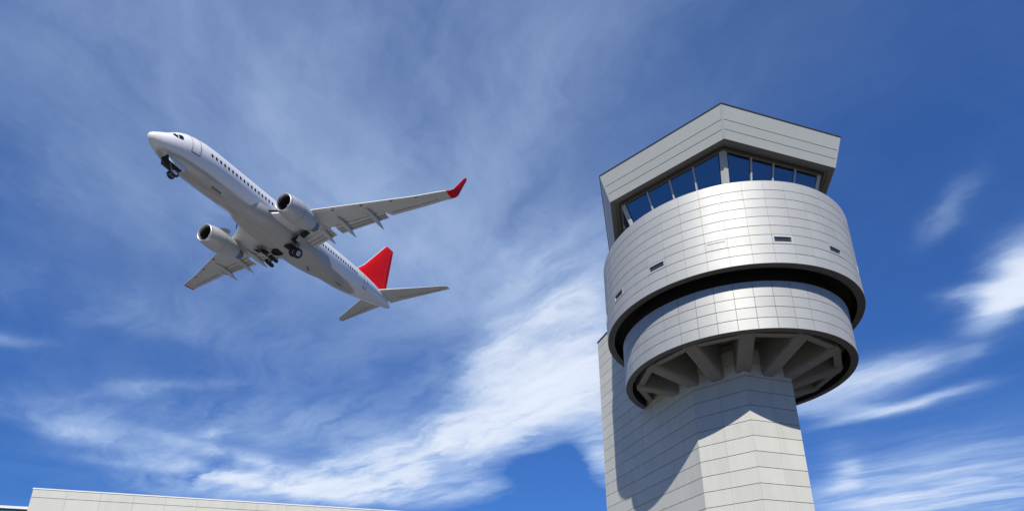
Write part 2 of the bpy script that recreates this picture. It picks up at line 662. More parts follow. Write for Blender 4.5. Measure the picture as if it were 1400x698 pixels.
def drum(mb, rad, z_edges, skip=(), gap_h=0.028, gap_v=0.008, depth=0.045, tn=0.024, sub=8):
    gv = math.degrees(gap_v / rad)
    for zi in range(len(z_edges) - 1):
        za, zb_ = z_edges[zi] + gap_h / 2, z_edges[zi + 1] - gap_h / 2
        if zi == 0:
            za = z_edges[0]
        if zi == len(z_edges) - 2:
            zb_ = z_edges[-1]
        for c in range(NP):
            if (zi, c) in skip:
                continue
            a0, a1 = OFF + c * STEP + gv / 2, OFF + (c + 1) * STEP - gv / 2
            t = tone(tn)
            an = [a0 + (a1 - a0) * j / sub for j in range(sub + 1)]
            rr = rad + random.gauss(0, 0.001)
            lo = [pol(rr, a, za) for a in an]
            hi = [pol(rr, a, zb_) for a in an]
            mb.grid([lo, hi], t, smooth=True)
            ri = rad - depth
            mb.grid([[pol(ri, a, za) for a in an], lo], t, smooth=False)
            mb.grid([hi, [pol(ri, a, zb_) for a in an]], t, smooth=False)
            mb.face([pol(ri, a0, za), lo[0], hi[0], pol(ri, a0, zb_)], t)
            mb.face([lo[-1], pol(ri, a1, za), pol(ri, a1, zb_), hi[-1]], t)


def ring(mb, prof, n=168, smooth=False):
    """closed profile (r, z) swept round the axis; every strip has its own vertices"""
    for (r0, z0_), (r1, z1_) in zip(prof, prof[1:] + prof[:1]):
        mb.grid([[pol(r0, 360 * j / n, z0_) for j in range(n)], [pol(r1, 360 * j / n, z1_) for j in range(n)]], smooth=True, closed=True)


NROW = 9
up_ed = [ZB + (ZT - ZB) * i / NROW for i in range(NROW + 1)]
slit_cols = [c for c in range(NP) if c % 3 == 40 % 3]
SROW = 2
slit_skip = {(SROW, c) for c in slit_cols}
mb = MB()
drum(mb, R1, up_ed, slit_skip)
mb.build('upper_drum_cladding', 'drum', tower, fix=False)
mb = MB()
ring(mb, [(R1 - 0.05, ZB + 0.03), (R1 - 0.05, ZT - 0.03), (R1 - 0.30, ZT - 0.03), (R1 - 0.30, ZB + 0.03)])
mb.build('upper_drum_backing', 'joint', tower)
mb = MB()
ring(mb, [(R1 - 0.004, ZT + 0.002), (R1 - 0.004, ZT + 0.035), (R1 - 0.35, ZT + 0.035), (R1 - 0.35, ZT + 0.002)])
mb.build('parapet_cap', 'trim', tower)
mb = MB()
ring(mb, [(R1 - 0.012, ZB - 0.004), (R1 - 0.012, ZB + 0.026), (5.66, ZB + 0.026), (5.66, ZB - 0.004)])
mb.build('upper_rim', 'rim', tower)
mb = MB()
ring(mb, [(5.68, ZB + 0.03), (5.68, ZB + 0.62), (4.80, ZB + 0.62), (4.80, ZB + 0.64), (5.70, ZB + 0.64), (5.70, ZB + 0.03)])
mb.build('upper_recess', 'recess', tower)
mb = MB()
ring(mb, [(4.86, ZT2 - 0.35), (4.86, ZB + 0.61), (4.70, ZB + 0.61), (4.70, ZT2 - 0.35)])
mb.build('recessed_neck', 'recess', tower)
mb = MB()
mb.prism([pol(5.6, 360 * j / 84) for j in range(84)], ZT - 0.32, ZT - 0.12)
mb.build('roof_deck', 'concrete', tower)

# slit windows let into the third course
for n_, c in enumerate(slit_cols):
    a0, a1 = OFF + c * STEP, OFF + (c + 1) * STEP
    za, zb_ = up_ed[SROW] + 0.015, up_ed[SROW + 1] - 0.015
    gv = 0.06
    wa0, wa1 = a0 + 0.75, a1 - 0.75
    wz0, wz1 = za + 0.09, zb_ - 0.10
    fr = MB()

    def patch(q0, q1, y0, y1, r0=R1 - 0.05, r1=R1 + 0.012, sub=3):
        an = [q0 + (q1 - q0) * j / sub for j in range(sub + 1)]
        for j in range(sub):
            b0, b1 = an[j], an[j + 1]
            fr.box8([pol(r0, b0, y0), pol(r1, b0, y0), pol(r1, b1, y0), pol(r0, b1, y0),
                     pol(r0, b0, y1), pol(r1, b0, y1), pol(r1, b1, y1), pol(r0, b1, y1)])
    patch(a0 + gv, a1 - gv, za, wz0)
    patch(a0 + gv, a1 - gv, wz1, zb_)
    patch(a0 + gv, wa0, wz0, wz1, sub=1)
    patch(wa1, a1 - gv, wz0, wz1, sub=1)
    SA = (a0 + STEP / 2 + 180) % 360 - 180
    so = fr.build('slit_window', 'frame' if -118 < SA < -80 else 'drum', tower)
    gl = MB()
    an = [wa0 + (wa1 - wa0) * j / 3 for j in range(4)]
    LOUV = abs((a0 + STEP / 2 + 112 + 180) % 360 - 180) < 3
    rg = R1 - (0.006 if LOUV else 0.035)
    gl.grid([[pol(rg, a, wz0) for a in an], [pol(rg, a, wz1) for a in an]], smooth=False)
    gl.build('louvre_vent' if LOUV else 'window_pane', 'frame' if LOUV else 'slit', so)

# lower drum
lo_ed = [ZB2, zz(12.80), zz(13.30), zz(13.79), ZT2]
mb = MB()
drum(mb, R2, lo_ed, gap_v=0.016)
mb.build('lower_drum_cladding', 'drum', tower, fix=False)
mb = MB()
ring(mb, [(R2 - 0.05, ZB2 + 0.03), (R2 - 0.05, ZT2 - 0.02), (R2 - 0.30, ZT2 - 0.02), (R2 - 0.30, ZB2 + 0.03)])
mb.build('lower_drum_backing', 'joint', tower)
mb = MB()
ring(mb, [(R2 - 0.012, ZB2 - 0.004), (R2 - 0.012, ZB2 + 0.026), (4.94, ZB2 + 0.026), (4.94, ZB2 - 0.004)])
mb.build('lower_rim', 'rim', tower)
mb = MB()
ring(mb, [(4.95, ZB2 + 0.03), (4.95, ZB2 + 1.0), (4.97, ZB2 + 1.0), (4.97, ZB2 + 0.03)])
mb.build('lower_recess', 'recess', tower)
mb = MB()
mb.prism([pol(4.94, 360 * j / 84) for j in range(84)], ZB2 + 0.98, ZB2 + 1.15)
mb.build('underside_slab', 'concrete', tower)
# ring beam joining the beam ends: straight length between neighbouring beams
BEAMS = [PH + 30 * k for k in range(-3, 6)]
rb = MB()
for a in [PH + 30 * k for k in range(12)]:
    p = [pol(4.42, a), pol(4.74, a), pol(4.74, a + 30), pol(4.42, a + 30)]
    rb.box8([(*q, ZB2 + 0.10) for q in p] + [(*q, ZB2 + 0.55) for q in p])
rb.build('ring_beam', 'concrete', tower)
for a in BEAMS:
    bm_ = MB()
    u = Vector(pol(1, a, 0))
    s = Vector((-u.y, u.x, 0))
    hw, ch = 0.33, 0.13
    prof = []
    for r_, zb_ in ((2.05, zz(11.55)), (4.72, ZB2 + 0.085)):
        top = ZB2 + 0.985
        prof.append([u * r_ + s * x + Vector((0, 0, h)) for x, h in
                     ((-hw, top), (-hw, zb_ + ch), (-hw + ch * .29, zb_ + ch * .29), (-hw + ch, zb_), (hw - ch, zb_), (hw - ch * .29, zb_ + ch * .29), (hw, zb_ + ch), (hw, top))])
    for i in range(7):
        bm_.face([prof[0][i], prof[0][i + 1], prof[1][i + 1], prof[1][i]])
    bm_.face(prof[0])
    bm_.face(list(reversed(prof[1])))
    bm_.face([prof[0][0], prof[0][7], prof[1][7], prof[1][0]])
    bm_.build('radial_beam', 'concrete', tower)

# --- cab
RT, ZRT = 6.624, zz(23.012)
RF, ZRF = 6.128, zz(21.48)
RGT, ZGT = 5.44, zz(21.50)
RGB, ZGB = 4.662, ZT


def hexp(r, z):
    return [Vector(pol(r, PH + 60 * i, z)) for i in range(6)]


def lerp(a, b, t):
    return a + (b - a) * t


fa = MB()
bt = [0.0, 0.28, 0.565, 1.0]
Tp, Bp = hexp(RT, ZRT), hexp(RF, ZRF)
cen = Vector((0, 0, 22.5 + EYE))
for i in range(6):
    j = (i + 1) % 6
    for b in range(3):
        g0 = 0.0 if b == 0 else 0.010
        g1 = 0.0 if b == 2 else 0.010
        q = [lerp(Bp[i], Tp[i], bt[b] + g0), lerp(Bp[j], Tp[j], bt[b] + g0), lerp(Bp[j], Tp[j], bt[b + 1] - g1), lerp(Bp[i], Tp[i], bt[b + 1] - g1)]
        e = (q[1] - q[0]).normalized() * 0.07
        q = [q[0] + e, q[1] - e, q[2] - e, q[3] + e]
        nrm = (q[1] - q[0]).cross(q[3] - q[0]).normalized()
        inn = [p - nrm * 0.04 for p in q]
        t = tone(0.012)
        fa.box8([inn[0], q[0], q[1], inn[1], inn[3], q[3], q[2], inn[2]], t)
fa.build('roof_fascia', 'fascia', tower)
fb = MB()
I0, I1 = hexp(RF - 0.05, ZRF + 0.02), hexp(RT - 0.05, ZRT - 0.02)
for i in range(6):
    j = (i + 1) % 6
    a, b, c, d = I0[i], I0[j], I1[j], I1[i]
    k_ = [Vector((p.x * 0.96, p.y * 0.96, p.z)) for p in (a, b, c, d)]
    fb.box8([k_[0], a, b, k_[1], k_[3], d, c, k_[2]])
fb.build('fascia_backing', 'joint', tower)
for i in range(6):                                  # corner trims
    ct = MB()
    m1, m2 = Bp[i], Tp[i]
    for side in (-1, 1):
        nb, ntp = Bp[(i + side) % 6], Tp[(i + side) % 6]
        e = (nb - m1).normalized() * 0.066
        o = Vector((m1.x, m1.y, 0)).normalized() * 0.004
        q = [m1 + o, m1 + e + o, m2 + e + o, m2 + o]
        inn = [p - o * 12 for p in q]
        ct.box8([inn[0], q[0], q[1], inn[1], inn[3], q[3], q[2], inn[2]])
    ct.build('corner_trim', 'trim', tower)
rf = MB()
h0, h1 = hexp(RT + 0.03, ZRT + 0.002), hexp(RT + 0.03, ZRT + 0.06)
rf.prism([(p.x, p.y) for p in h0], ZRT + 0.002, ZRT + 0.05)
rf.build('roof_flashing', 'flash', tower)


def hexring(mb, r0, r1, z0, z1):
    o0, i0 = hexp(r0, z0), hexp(r1, z0)
    o1, i1 = hexp(r0, z1), hexp(r1, z1)
    for i in range(6):
        j = (i + 1) % 6
        mb.box8([i0[i], o0[i], o0[j], i0[j], i1[i], o1[i], o1[j], i1[j]])


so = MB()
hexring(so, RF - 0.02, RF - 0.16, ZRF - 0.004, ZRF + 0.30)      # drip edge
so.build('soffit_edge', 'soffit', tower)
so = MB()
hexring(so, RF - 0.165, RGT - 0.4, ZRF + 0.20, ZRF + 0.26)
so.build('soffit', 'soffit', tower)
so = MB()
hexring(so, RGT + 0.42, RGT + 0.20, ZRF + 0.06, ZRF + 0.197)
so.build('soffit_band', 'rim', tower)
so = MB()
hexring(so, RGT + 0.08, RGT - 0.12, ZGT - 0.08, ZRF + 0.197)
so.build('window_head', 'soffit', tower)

Gt, Gb = hexp(RGT, ZGT - 0.08), hexp(RGB, ZGB + 0.05)
for i in range(6):
    j = (i + 1) % 6
    t0, t1, b0, b1 = Gt[i], Gt[j], Gb[i], Gb[j]
    nrm = (t1 - t0).cross(b0 - t0).normalized()
    if nrm.dot(Vector((t0.x + t1.x, t0.y + t1.y, 0))) < 0:
        nrm = -nrm
    NW = 4
    m = 0.045
    for k in range(NW):
        f0, f1 = m + (1 - 2 * m) * k / NW, m + (1 - 2 * m) * (k + 1) / NW
        q = [lerp(b0, b1, f0), lerp(b0, b1, f1), lerp(t0, t1, f1), lerp(t0, t1, f0)]
        w = MB()
        w.face(q)
        w.build('cab_window', 'glass', tower, fix=False)
    for k in range(1, NW):
        f0 = m + (1 - 2 * m) * k / NW
        mu = MB()
        mu.bar(lerp(b0, b1, f0) + nrm * 0.015, lerp(t0, t1, f0) + nrm * 0.015, 0.075, 0.075, up=nrm)
        mu.build('mullion', 'frame', tower)
    # corner post
    po = MB()
    out = Vector((Gb[i].x, Gb[i].y, 0)).normalized()
    prv = (i - 1) % 6
    eb0, eb1 = (Gb[j] - Gb[i]).normalized(), (Gb[prv] - Gb[i]).normalized()
    wb = 0.20
    bot = [Gb[i] + out * .02, Gb[i] + eb0 * wb + out * .02, Gb[i] - out * 0.3, Gb[i] + eb1 * wb + out * .02]
    top = [p + (Gt[i] - Gb[i]) for p in bot]
    po.box8(bot + top)
    po.build('corner_post', 'frame', tower)
sl = MB()
hexring(sl, RGB + 0.05, RGB - 0.15, ZT + 0.002, ZGB + 0.055)
sl.build('window_sill', 'frame', tower)
ce = MB()
ce.prism([(p.x, p.y) for p in hexp(RGT - 0.45, 0)], ZGT + 0.06, ZGT + 0.10)
ce.build('cab_ceiling', 'blind', tower)
fl = MB()
fl.prism([(p.x, p.y) for p in hexp(RGB - 0.2, 0)], ZT - 0.11, ZT + 0.03)
fl.build('cab_floor', 'interior', tower)
co = MB()
co.prism([pol(1.1, 60 * i) for i in range(6)], ZT + 0.03, ZGT + 0.06)
co.build('cab_core', 'interior', tower)
dk = MB()
hexring(dk, RGB - 0.25, RGB - 1.0, ZT + 0.75, ZT + 0.80)
hexring(dk, RGB - 0.85, RGB - 0.95, ZT + 0.03, ZT + 0.748)
dk.build('control_desk', 'interior', tower)

# ------------------------------------------------------------------ terminal building
BX, BY = -31.9, 40.0
BTOP = 10.245 + EYE
bl = tag(empty('terminal_building', (BX, BY, 0)),
         'low pale stone panelled terminal building with white coping and a teal glazed end', 'building')
bd = Vector((math.cos(R(17)), math.sin(R(17))))
bn = Vector((-bd.y, bd.x))
LEN = 36.0
P0, P1 = Vector((0, 0)), bd * LEN
P2, P3 = bd * LEN + bn * 14, bn * 14
bw = MB()
zl = [0.0] + [BTOP - 0.545 - 1.49 * k for k in range(6, -1, -1)] + [BTOP]
panel_wall(bw, P0, P1, zl, 18, gap_h=0.032, gap_v=0.010, tn=0.015)
panel_wall(bw, P1, P2, zl, 7, gap_h=0.032, gap_v=0.010, tn=0.015)
panel_wall(bw, P2, P3, zl, 18, gap_h=0.032, gap_v=0.010, tn=0.015)
panel_wall(bw, P3, P0, zl, 7, gap_h=0.032, gap_v=0.010, tn=0.015)
bw.build('wall', 'stone', bl, fix=False)
bc = MB()
bc.prism([tuple(p) for p in inset([P0, P1, P2, P3], 0.038)], 0, BTOP - 0.01)
bc.build('wall_core', 'line', bl)
bc = MB()
bc.prism([tuple(p) for p in inset([P0, P1, P2, P3], -0.03)], BTOP + 0.003, BTOP + 0.085)
bc.build('coping', 'cap', bl)
# glazed end, set back a little and lower
GT = 9.09 + EYE
q0, q1 = bd * -14 + bn * 0.35, bd * -0.05 + bn * 0.35
gw = MB()
gw.prism([tuple(p) for p in (q0, q1, q1 + bn * 10, q0 + bn * 10)], 0, GT - 0.24)
ge = gw.build('glazed_end', 'teal', bl)
gc = MB()
a, b = q0 - bn * 0.12, q1 - bn * 0.12
gc.prism([tuple(p) for p in (a, b, b + bn * 10.2, a + bn * 10.2)], GT - 0.17, GT)
gc.build('glazed_end_coping', 'cap', bl)
gc = MB()
a, b = q0 - bn * 0.03, q1 - bn * 0.03
gc.prism([tuple(p) for p in (a, b, b + bn * 10, a + bn * 10)], GT - 0.238, GT - 0.173)
gc.build('glazing_head', 'line', bl)
for k in range(8):
    s_ = -1.9 - 1.75 * k
    c_ = bd * s_ + bn * 0.35
    mm = MB()
    mm.bar((*(c_ - bn * 0.04), 0), (*(c_ - bn * 0.04), GT - 0.24), 0.12, 0.08, up=(bn.x, bn.y, 0))
    mm.build('glazing_mullion', 'cap', bl)

# ------------------------------------------------------------------ airliner
# local axes: x aft, y starboard (port is negative), z up
Rm = [[0.36168029, 0.92704066, -0.09890896], [0.92932829, -0.36695897, -0.04111008], [0.07440624, 0.07705019, 0.99424694]]
Tm = (-30.39476478, 38.22821529, 40.72655415 + EYE)
plane = tag(empty('airliner', (0, 0, 0)),
            'white twin engined jet airliner with red tail fin climbing with its wheels half retracted', 'airplane')
plane.matrix_world = Matrix(((Rm[0][0], -Rm[0][1], Rm[0][2], Tm[0]), (Rm[1][0], -Rm[1][1], Rm[1][2], Tm[1]),
                             (Rm[2][0], -Rm[2][1], Rm[2][2], Tm[2]), (0, 0, 0, 1)))
# stations: x, top, bottom, half width, height of the widest point
ST = [(0.88, -0.72, -0.76, 0.02, -0.74), (0.95, -0.55, -0.95, 0.22, -0.74), (1.15, -0.36, -1.16, 0.44, -0.74), (1.55, -0.08, -1.42, 0.74, -0.70),
      (2.05, 0.24, -1.63, 1.02, -0.60), (2.5, 0.62, -1.76, 1.22, -0.48), (3.0, 1.05, -1.86, 1.40, -0.36), (3.6, 1.40, -1.94, 1.57, -0.22),
      (4.4, 1.66, -2.00, 1.72, -0.10), (5.4, 1.82, -2.04, 1.83, -0.03), (6.6, 1.88, -2.05, 1.88, 0.0), (10, 1.88, -2.05, 1.88, 0.0),
      (14, 1.88, -2.08, 1.88, 0.0), (18, 1.90, -2.12, 1.88, 0.0), (22, 1.92, -2.15, 1.89, 0.0), (24.5, 1.94, -2.10, 1.88, 0.0),
      (26.5, 1.96, -1.95, 1.83, 0.05), (28.5, 1.98, -1.65, 1.72, 0.14), (30.5, 1.98, -1.25, 1.55, 0.28), (32.5, 1.95, -0.82, 1.28, 0.45),
      (34.5, 1.80, -0.40, 0.95, 0.60), (36, 1.55, -0.08, 0.66, 0.66), (37.0, 1.20, 0.15, 0.40, 0.66), (37.4, 0.92, 0.32, 0.22, 0.62)]


def station(x):
    for a, b in zip(ST, ST[1:]):
        if a[0] <= x <= b[0]:
            t = (x - a[0]) / (b[0] - a[0])
            return tuple(a[i] + (b[i] - a[i]) * t for i in range(1, 5))
    return ST[-1][1:]


def hull(x, z, side, off=0.0):
    """point of the fuselage skin at height z; side -1 is port"""
    top, bot, hw, zc = station(x)
    h = (top - zc) if z >= zc else (zc - bot)
    c = max(-0.999, min(0.999, (z - zc) / h))
    y = hw * math.sqrt(1 - c * c)
    n = Vector((0, y / (hw * hw + 1e-6), (z - zc) / (h * h + 1e-6))).normalized()
    return Vector((x, side * (y + n.y * off), z + n.z * off))


def ring_pts(x, n=48, off=0.0):
    top, bot, hw, zc = station(x)
    out = []
    for k in range(n):
        a = 2 * math.pi * k / n
        c, s = math.cos(a), math.sin(a)
        out.append((x, (hw + off) * c, zc + s * ((top - zc + off) if s > 0 else (zc - bot + off))))
    return out


fu = MB()
xs = []
for a, b in zip(ST, ST[1:]):
    m_ = max(1, int(round((b[0] - a[0]) / 0.9)))
    xs += [a[0] + (b[0] - a[0]) * i / m_ for i in range(m_)]
xs.append(ST[-1][0])
rows = [ring_pts(x) for x in xs]
fu.grid(rows, closed=True)
fu.face(list(reversed(rows[0])))
fu.face(rows[-1])
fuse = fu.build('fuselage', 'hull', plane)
# exhaust of the auxiliary power unit
ex = MB()
ex.revolve([(0, 0.24), (0.22, 0.20), (0.20, 0.12), (0.05, 0.08), (0.05, 0.0)], (37.35, 0, 0.62), (1, 0, 0.05), 18)
ex.build('tail_exhaust', 'steel', plane)


def skin_strip(mb, pts, side, w=0.03, off=0.008):
    """thin line lying on the skin through (x, z) points"""
    for (xa, za), (xb, zb_) in zip(pts, pts[1:]):
        n = max(1, int(math.hypot(xb - xa, zb_ - za) / 0.15))
        for i in range(n):
            p, q = i / n, (i + 1) / n
            a = hull(xa + (xb - xa) * p, za + (zb_ - za) * p, side, off)
            b = hull(xa + (xb - xa) * q, za + (zb_ - za) * q, side, off)
            d = (b - a).normalized()
            nn = Vector((0, a.y, a.z)).normalized()
            s = d.cross(nn).normalized() * w / 2
            mb.face([a - s, a + s, b + s, b - s])


def skin_patch(mb, outline, side, off=0.012):
    """patch following the skin, built of rings round its centre"""
    pts = []
    for k, (xa, za) in enumerate(outline):
        xb, zb_ = outline[(k + 1) % len(outline)]
        n = max(1, int(math.hypot(xb - xa, zb_ - za) / 0.16))
        pts += [(xa + (xb - xa) * i / n, za + (zb_ - za) * i / n) for i in range(n)]
    cx, cz = sum(p[0] for p in pts) / len(pts), sum(p[1] for p in pts) / len(pts)
    ext = max(math.hypot(x - cx, z - cz) for x, z in pts)
    nr = max(2, int(ext / 0.16))
    rows = [[hull(x, z, side, -0.02) for x, z in pts]]
    for k in range(nr, 0, -1):
        q = k / nr
        rows.append([hull(cx + (x - cx) * q, cz + (z - cz) * q, side, off) for x, z in pts])
    rows.append([hull(cx, cz, side, off)] * len(pts))
    mb.grid(rows, closed=True, smooth=False)


def rounded(x, z, w, h, c=0.3):
    cx, cz = w / 2 * (1 - c), h / 2 * (1 - c)
    return [(x - w / 2, z - cz), (x - cx, z - h / 2), (x + cx, z - h / 2), (x + w / 2, z - cz),
            (x + w / 2, z + cz), (x + cx, z + h / 2), (x - cx, z + h / 2), (x - w / 2, z + cz)]


for side in (-1, 1):
    for k in range(48):
        x = 5.66 + 0.4675 * k
        wn = MB()
        skin_patch(wn, rounded(x, 0.03, 0.20, 0.32, 0.5), side)
        wn.build('cabin_window', 'window', fuse)
for side in (-1, 1):
    for (x0, x1, zl_, zh) in ((3.80, 4.58, -0.86, 0.90), (29.45, 30.20, -0.80, 0.85)):
        dr = MB()
        skin_patch(dr, rounded((x0 + x1) / 2, (zl_ + zh) / 2, x1 - x0 - 0.05, zh - zl_ - 0.05, 0.25), side, off=0.004)
        do = dr.build('cabin_door', 'white', plane)
        ol = MB()
        skin_strip(ol, [(x0, zh), (x0, zl_), (x1, zl_), (x1, zh), (x0, zh)], side, 0.055, 0.010)
        ol.build('door_outline', 'redline', do)
        th = MB()
        skin_strip(th, [(x0 + 0.05, zl_ + 0.02), (x1 - 0.05, zl_ + 0.02)], side, 0.09, 0.016)
        th.build('door_sill', 'line', do)
# cockpit glazing
COCK = [[(2.28, -0.03), (2.38, -0.20), (2.63, -0.31), (2.66, 0.05), (2.5, 0.22)],
        [(2.71, 0.04), (2.70, -0.28), (3.02, -0.25), (3.06, 0.05), (3.0, 0.25), (2.72, 0.25)]]
for side in (-1, 1):
    for q in COCK:
        cw = MB()
        skin_patch(cw, q, side, 0.012)
        cw.build('cockpit_window', 'window', fuse)
# wing to body fairing
bf = MB()
FS = [(10.6, 1.3, -1.95), (11.6, 1.75, -2.16), (13, 2.02, -2.30), (15, 2.12, -2.38), (18, 2.12, -2.42), (20.5, 2.02, -2.40), (22.5, 1.7, -2.30), (24.4, 1.1, -2.12)]
rows = []
for x, hw, bt_ in FS:
    row = []
    for k in range(25):
        a = math.pi + math.pi * k / 24
        c, s = math.cos(a), math.sin(a)
        row.append((x, hw * math.copysign(abs(c) ** 0.8, c), -0.75 + (bt_ + 0.75) * abs(s) ** 0.75))
    rows.append(row)
bf.grid(rows)
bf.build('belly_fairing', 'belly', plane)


# lifting surfaces
def section(le, te, thick, n=14):
    """closed aerofoil ring between leading and trailing edge points"""
    le, te = Vector(le), Vector(te)
    ch = te - le
    L = ch.length
    span_up = thick[1]
    up, lo = [], []
    for k in range(n + 1):
        x = 0.5 * (1 - math.cos(math.pi * k / n))
        y = 5 * thick[0] * (0.2969 * math.sqrt(x) - 0.126 * x - 0.3516 * x * x + 0.2843 * x ** 3 - 0.1036 * x ** 4) * L
        up.append(le + ch * x + span_up * y * 1.15)
        lo.append(le + ch * x - span_up * y * 0.85)
    return up + list(reversed(lo[1:-1]))


def loft(mb, secs):
    mb.grid(secs, closed=True)
    mb.face(list(reversed(secs[0])))
    mb.face(secs[-1])


UP = Vector((0, 0, 1))


def zw(y):
    return -1.25 + 0.115 * (y - 1.9) + 0.0004 * y * y


for side in (-1, 1):
    S_ = lambda x, y, z: Vector((x, side * y, z))
    wg = MB()
    WS = [(0.6, 12.2, 18.7, 0.125), (1.9, 12.9, 18.4, 0.125), (3.4, 13.85, 18.1, 0.12), (5.3, 14.80, 18.0, 0.11), (8, 16.05, 18.65, 0.105),
          (11.0, 17.45, 19.42, 0.10), (11.35, 17.6, 20.2, 0.085), (14.5, 19.08, 20.98, 0.09), (16.9, 20.02, 21.5, 0.09), (17.6, 20.33, 21.72, 0.085)]
    loft(wg, [section(S_(le, y, zw(y)), S_(te, y, zw(y) - 0.02), (t, UP)) for y, le, te, t in WS])
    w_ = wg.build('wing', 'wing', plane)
    # leading edge slat, bright front edge
    sl_ = MB()
    rows = []
    for y, le, te, t in WS[3:]:
        if y > 17.65:
            break
        rows.append([S_(le - 0.01, y, zw(y) - 0.08), S_(le - 0.05, y, zw(y) - 0.02), S_(le - 0.02, y, zw(y) + 0.06), S_(le + 0.42, y, zw(y) + 0.20),
                     S_(le + 0.05, y, zw(y) - 0.0)])
    loft(sl_, rows)
    sl_.build('leading_edge_slat', 'trim', w_)
    # flaps
    for (ya, yb, la, lb, ta, tb) in ((2.1, 5.15, 17.95, 17.65, 19.45, 19.25), (5.75, 10.95, 17.95, 19.15, 19.35, 20.22)):
        fm = MB()
        loft(fm, [section(S_(la, ya, zw(ya) - 0.11), S_(ta, ya, zw(ya) - 0.14), (0.12, UP)),
                  section(S_(lb, yb, zw(yb) - 0.09), S_(tb, yb, zw(yb) - 0.12), (0.12, UP))])
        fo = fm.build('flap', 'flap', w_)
        ln = MB()
        for tt in (0.36, 0.68):
            a = lerp(S_(la, ya, zw(ya) - 0.11), S_(ta, ya, zw(ya) - 0.14), tt)
            b = lerp(S_(lb, yb, zw(yb) - 0.09), S_(tb, yb, zw(yb) - 0.12), tt)
            th = 0.075 if tt < 0.5 else 0.055
            ln.bar(a - UP * th, b - UP * th, 0.07, 0.05)
        ln.build('flap_gap', 'line', fo)
    # aileron gap and access panels on the underside
    ai = MB()
    ai.bar(S_(19.75, 11.6, zw(11.6) - 0.085), S_(20.95, 16.4, zw(16.4) - 0.055), 0.04, 0.03)
    ai.build('aileron_gap', 'line', w_)
    for (px, py) in ((15.9, 7.0), (17.0, 9.6), (18.2, 12.4), (19.2, 14.7)):
        ap = MB()
        ap.revolve([(0, 0.0), (0, 0.13), (0.03, 0.13)], S_(px, py, zw(py) - 0.13), (0, 0, 1), 10, smooth=False)
        ap.build('access_panel', 'line', w_)
    # flap track fairings
    for (yf, xt, zt_) in ((4.55, 19.75, -1.62), (6.87, 20.15, -1.35), (9.88, 20.85, -0.98)):
        ff = MB()
        rows = []
        zr = zw(yf) - 0.22
        for q, hw, hh in ((0, .02, .02), (.08, .12, .10), (.25, .20, .20), (.5, .23, .26), (.75, .17, .21), (.92, .07, .09), (1, .01, .01)):
            x = xt - 3.4 + 3.4 * q
            zc = zr - 0.10 + (zt_ - zr + 0.10) * q ** 2
            rows.append([S_(x, yf + hw * math.cos(2 * math.pi * k / 14), zc + hh * math.sin(2 * math.pi * k / 14)) for k in range(14)])
        ff.grid(rows, closed=True)
        ff.build('flap_track_fairing', 'flap', w_)
    # blended winglet
    wl = MB()
    WLS = [(17.605, 20.335, 21.72, zw(17.6), 0.085, 0), (17.98, 20.58, 21.88, zw(17.6) + 0.10, 0.085, 25), (18.22, 20.95, 22.12, zw(17.6) + 0.45, 0.08, 60),
           (18.40, 21.70, 22.62, zw(17.6) + 1.45, 0.08, 76), (18.66, 22.85, 23.42, zw(17.6) + 2.95, 0.08, 80),
           (18.74, 23.25, 23.58, zw(17.6) + 3.35, 0.08, 80)]
    loft(wl, [section(S_(le, y, z_), S_(te, y, z_), (t, Vector((0, -side * math.sin(R(a)), math.cos(R(a)))))) for y, le, te, z_, t, a in WLS])
    wl.build('winglet', 'red', w_)

    # engine
    en = MB()
    ey, ez = 4.84, -2.16
    en.revolve([(0.16, 0.78), (0.04, 0.83), (0.0, 0.88), (0.05, 0.945), (0.30, 1.03), (0.9, 1.135), (1.6, 1.17), (2.4, 1.13), (3.2, 1.0), (3.9, 0.81), (3.9, 0.75), (3.3, 0.86)],
               S_(11.25, ey, ez), (1, 0, 0.03), 36)
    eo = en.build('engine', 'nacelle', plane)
    lp = MB()
    lp.revolve([(0.30, 0.775), (0.10, 0.80), (0.02, 0.84), (-0.012, 0.885), (0.03, 0.94), (0.14, 0.988), (0.18, 0.998)], S_(11.25, ey, ez), (1, 0, 0.03), 36)
    lp.build('intake_lip', 'silver', eo)
    du = MB()
    du.revolve([(0.16, 0.779), (0.95, 0.80), (0.96, 0.0)], S_(11.25, ey, ez), (1, 0, 0.03), 30)
    du.build('intake_duct', 'well', eo)
    fn = MB()
    o = S_(12.12, ey, ez + 0.03)
    for k in range(24):
        a = 2 * math.pi * k / 24
        r_ = Vector((0, math.cos(a), math.sin(a)))
        t_ = Vector((0, -math.sin(a), math.cos(a)))
        fn.face([o + r_ * .22 - t_ * .03, o + r_ * .79 - t_ * .07 + Vector((-.06, 0, 0)), o + r_ * .79 + t_ * .07 + Vector((.05, 0, 0)), o + r_ * .22 + t_ * .03])
    fno = fn.build('fan', 'fan', eo, fix=False)
    sp = MB()
    sp.revolve([(-0.35, 0.0), (-0.25, 0.09), (-0.05, 0.2), (0.05, 0.24)], o, (1, 0, 0), 18)
    sp.build('fan_spinner', 'steel', fno)
    nz_ = MB()
    nz_.revolve([(3.2, 0.70), (4.1, 0.60), (4.7, 0.50), (4.66, 0.42), (4.3, 0.38), (5.15, 0.03)], S_(11.25, ey, ez), (1, 0, 0.03), 26)
    nz_.build('exhaust_nozzle', 'steel', eo)
    py_ = MB()
    pr_ = [[S_(x, ey + w, z_) for w, z_ in ((-hw, zb_), (hw, zb_), (hw, zt_), (-hw, zt_))] for x, hw, zb_, zt_ in
           ((12.3, 0.03, -1.02, -0.98), (13.2, 0.16, -1.30, -0.72), (15.2, 0.19, -1.75, -0.80), (16.4, 0.15, -1.55, -0.95), (17.9, 0.03, -1.12, -1.02))]
    py_.grid(pr_, closed=True, smooth=False)
    py_.build('pylon', 'wing', eo)
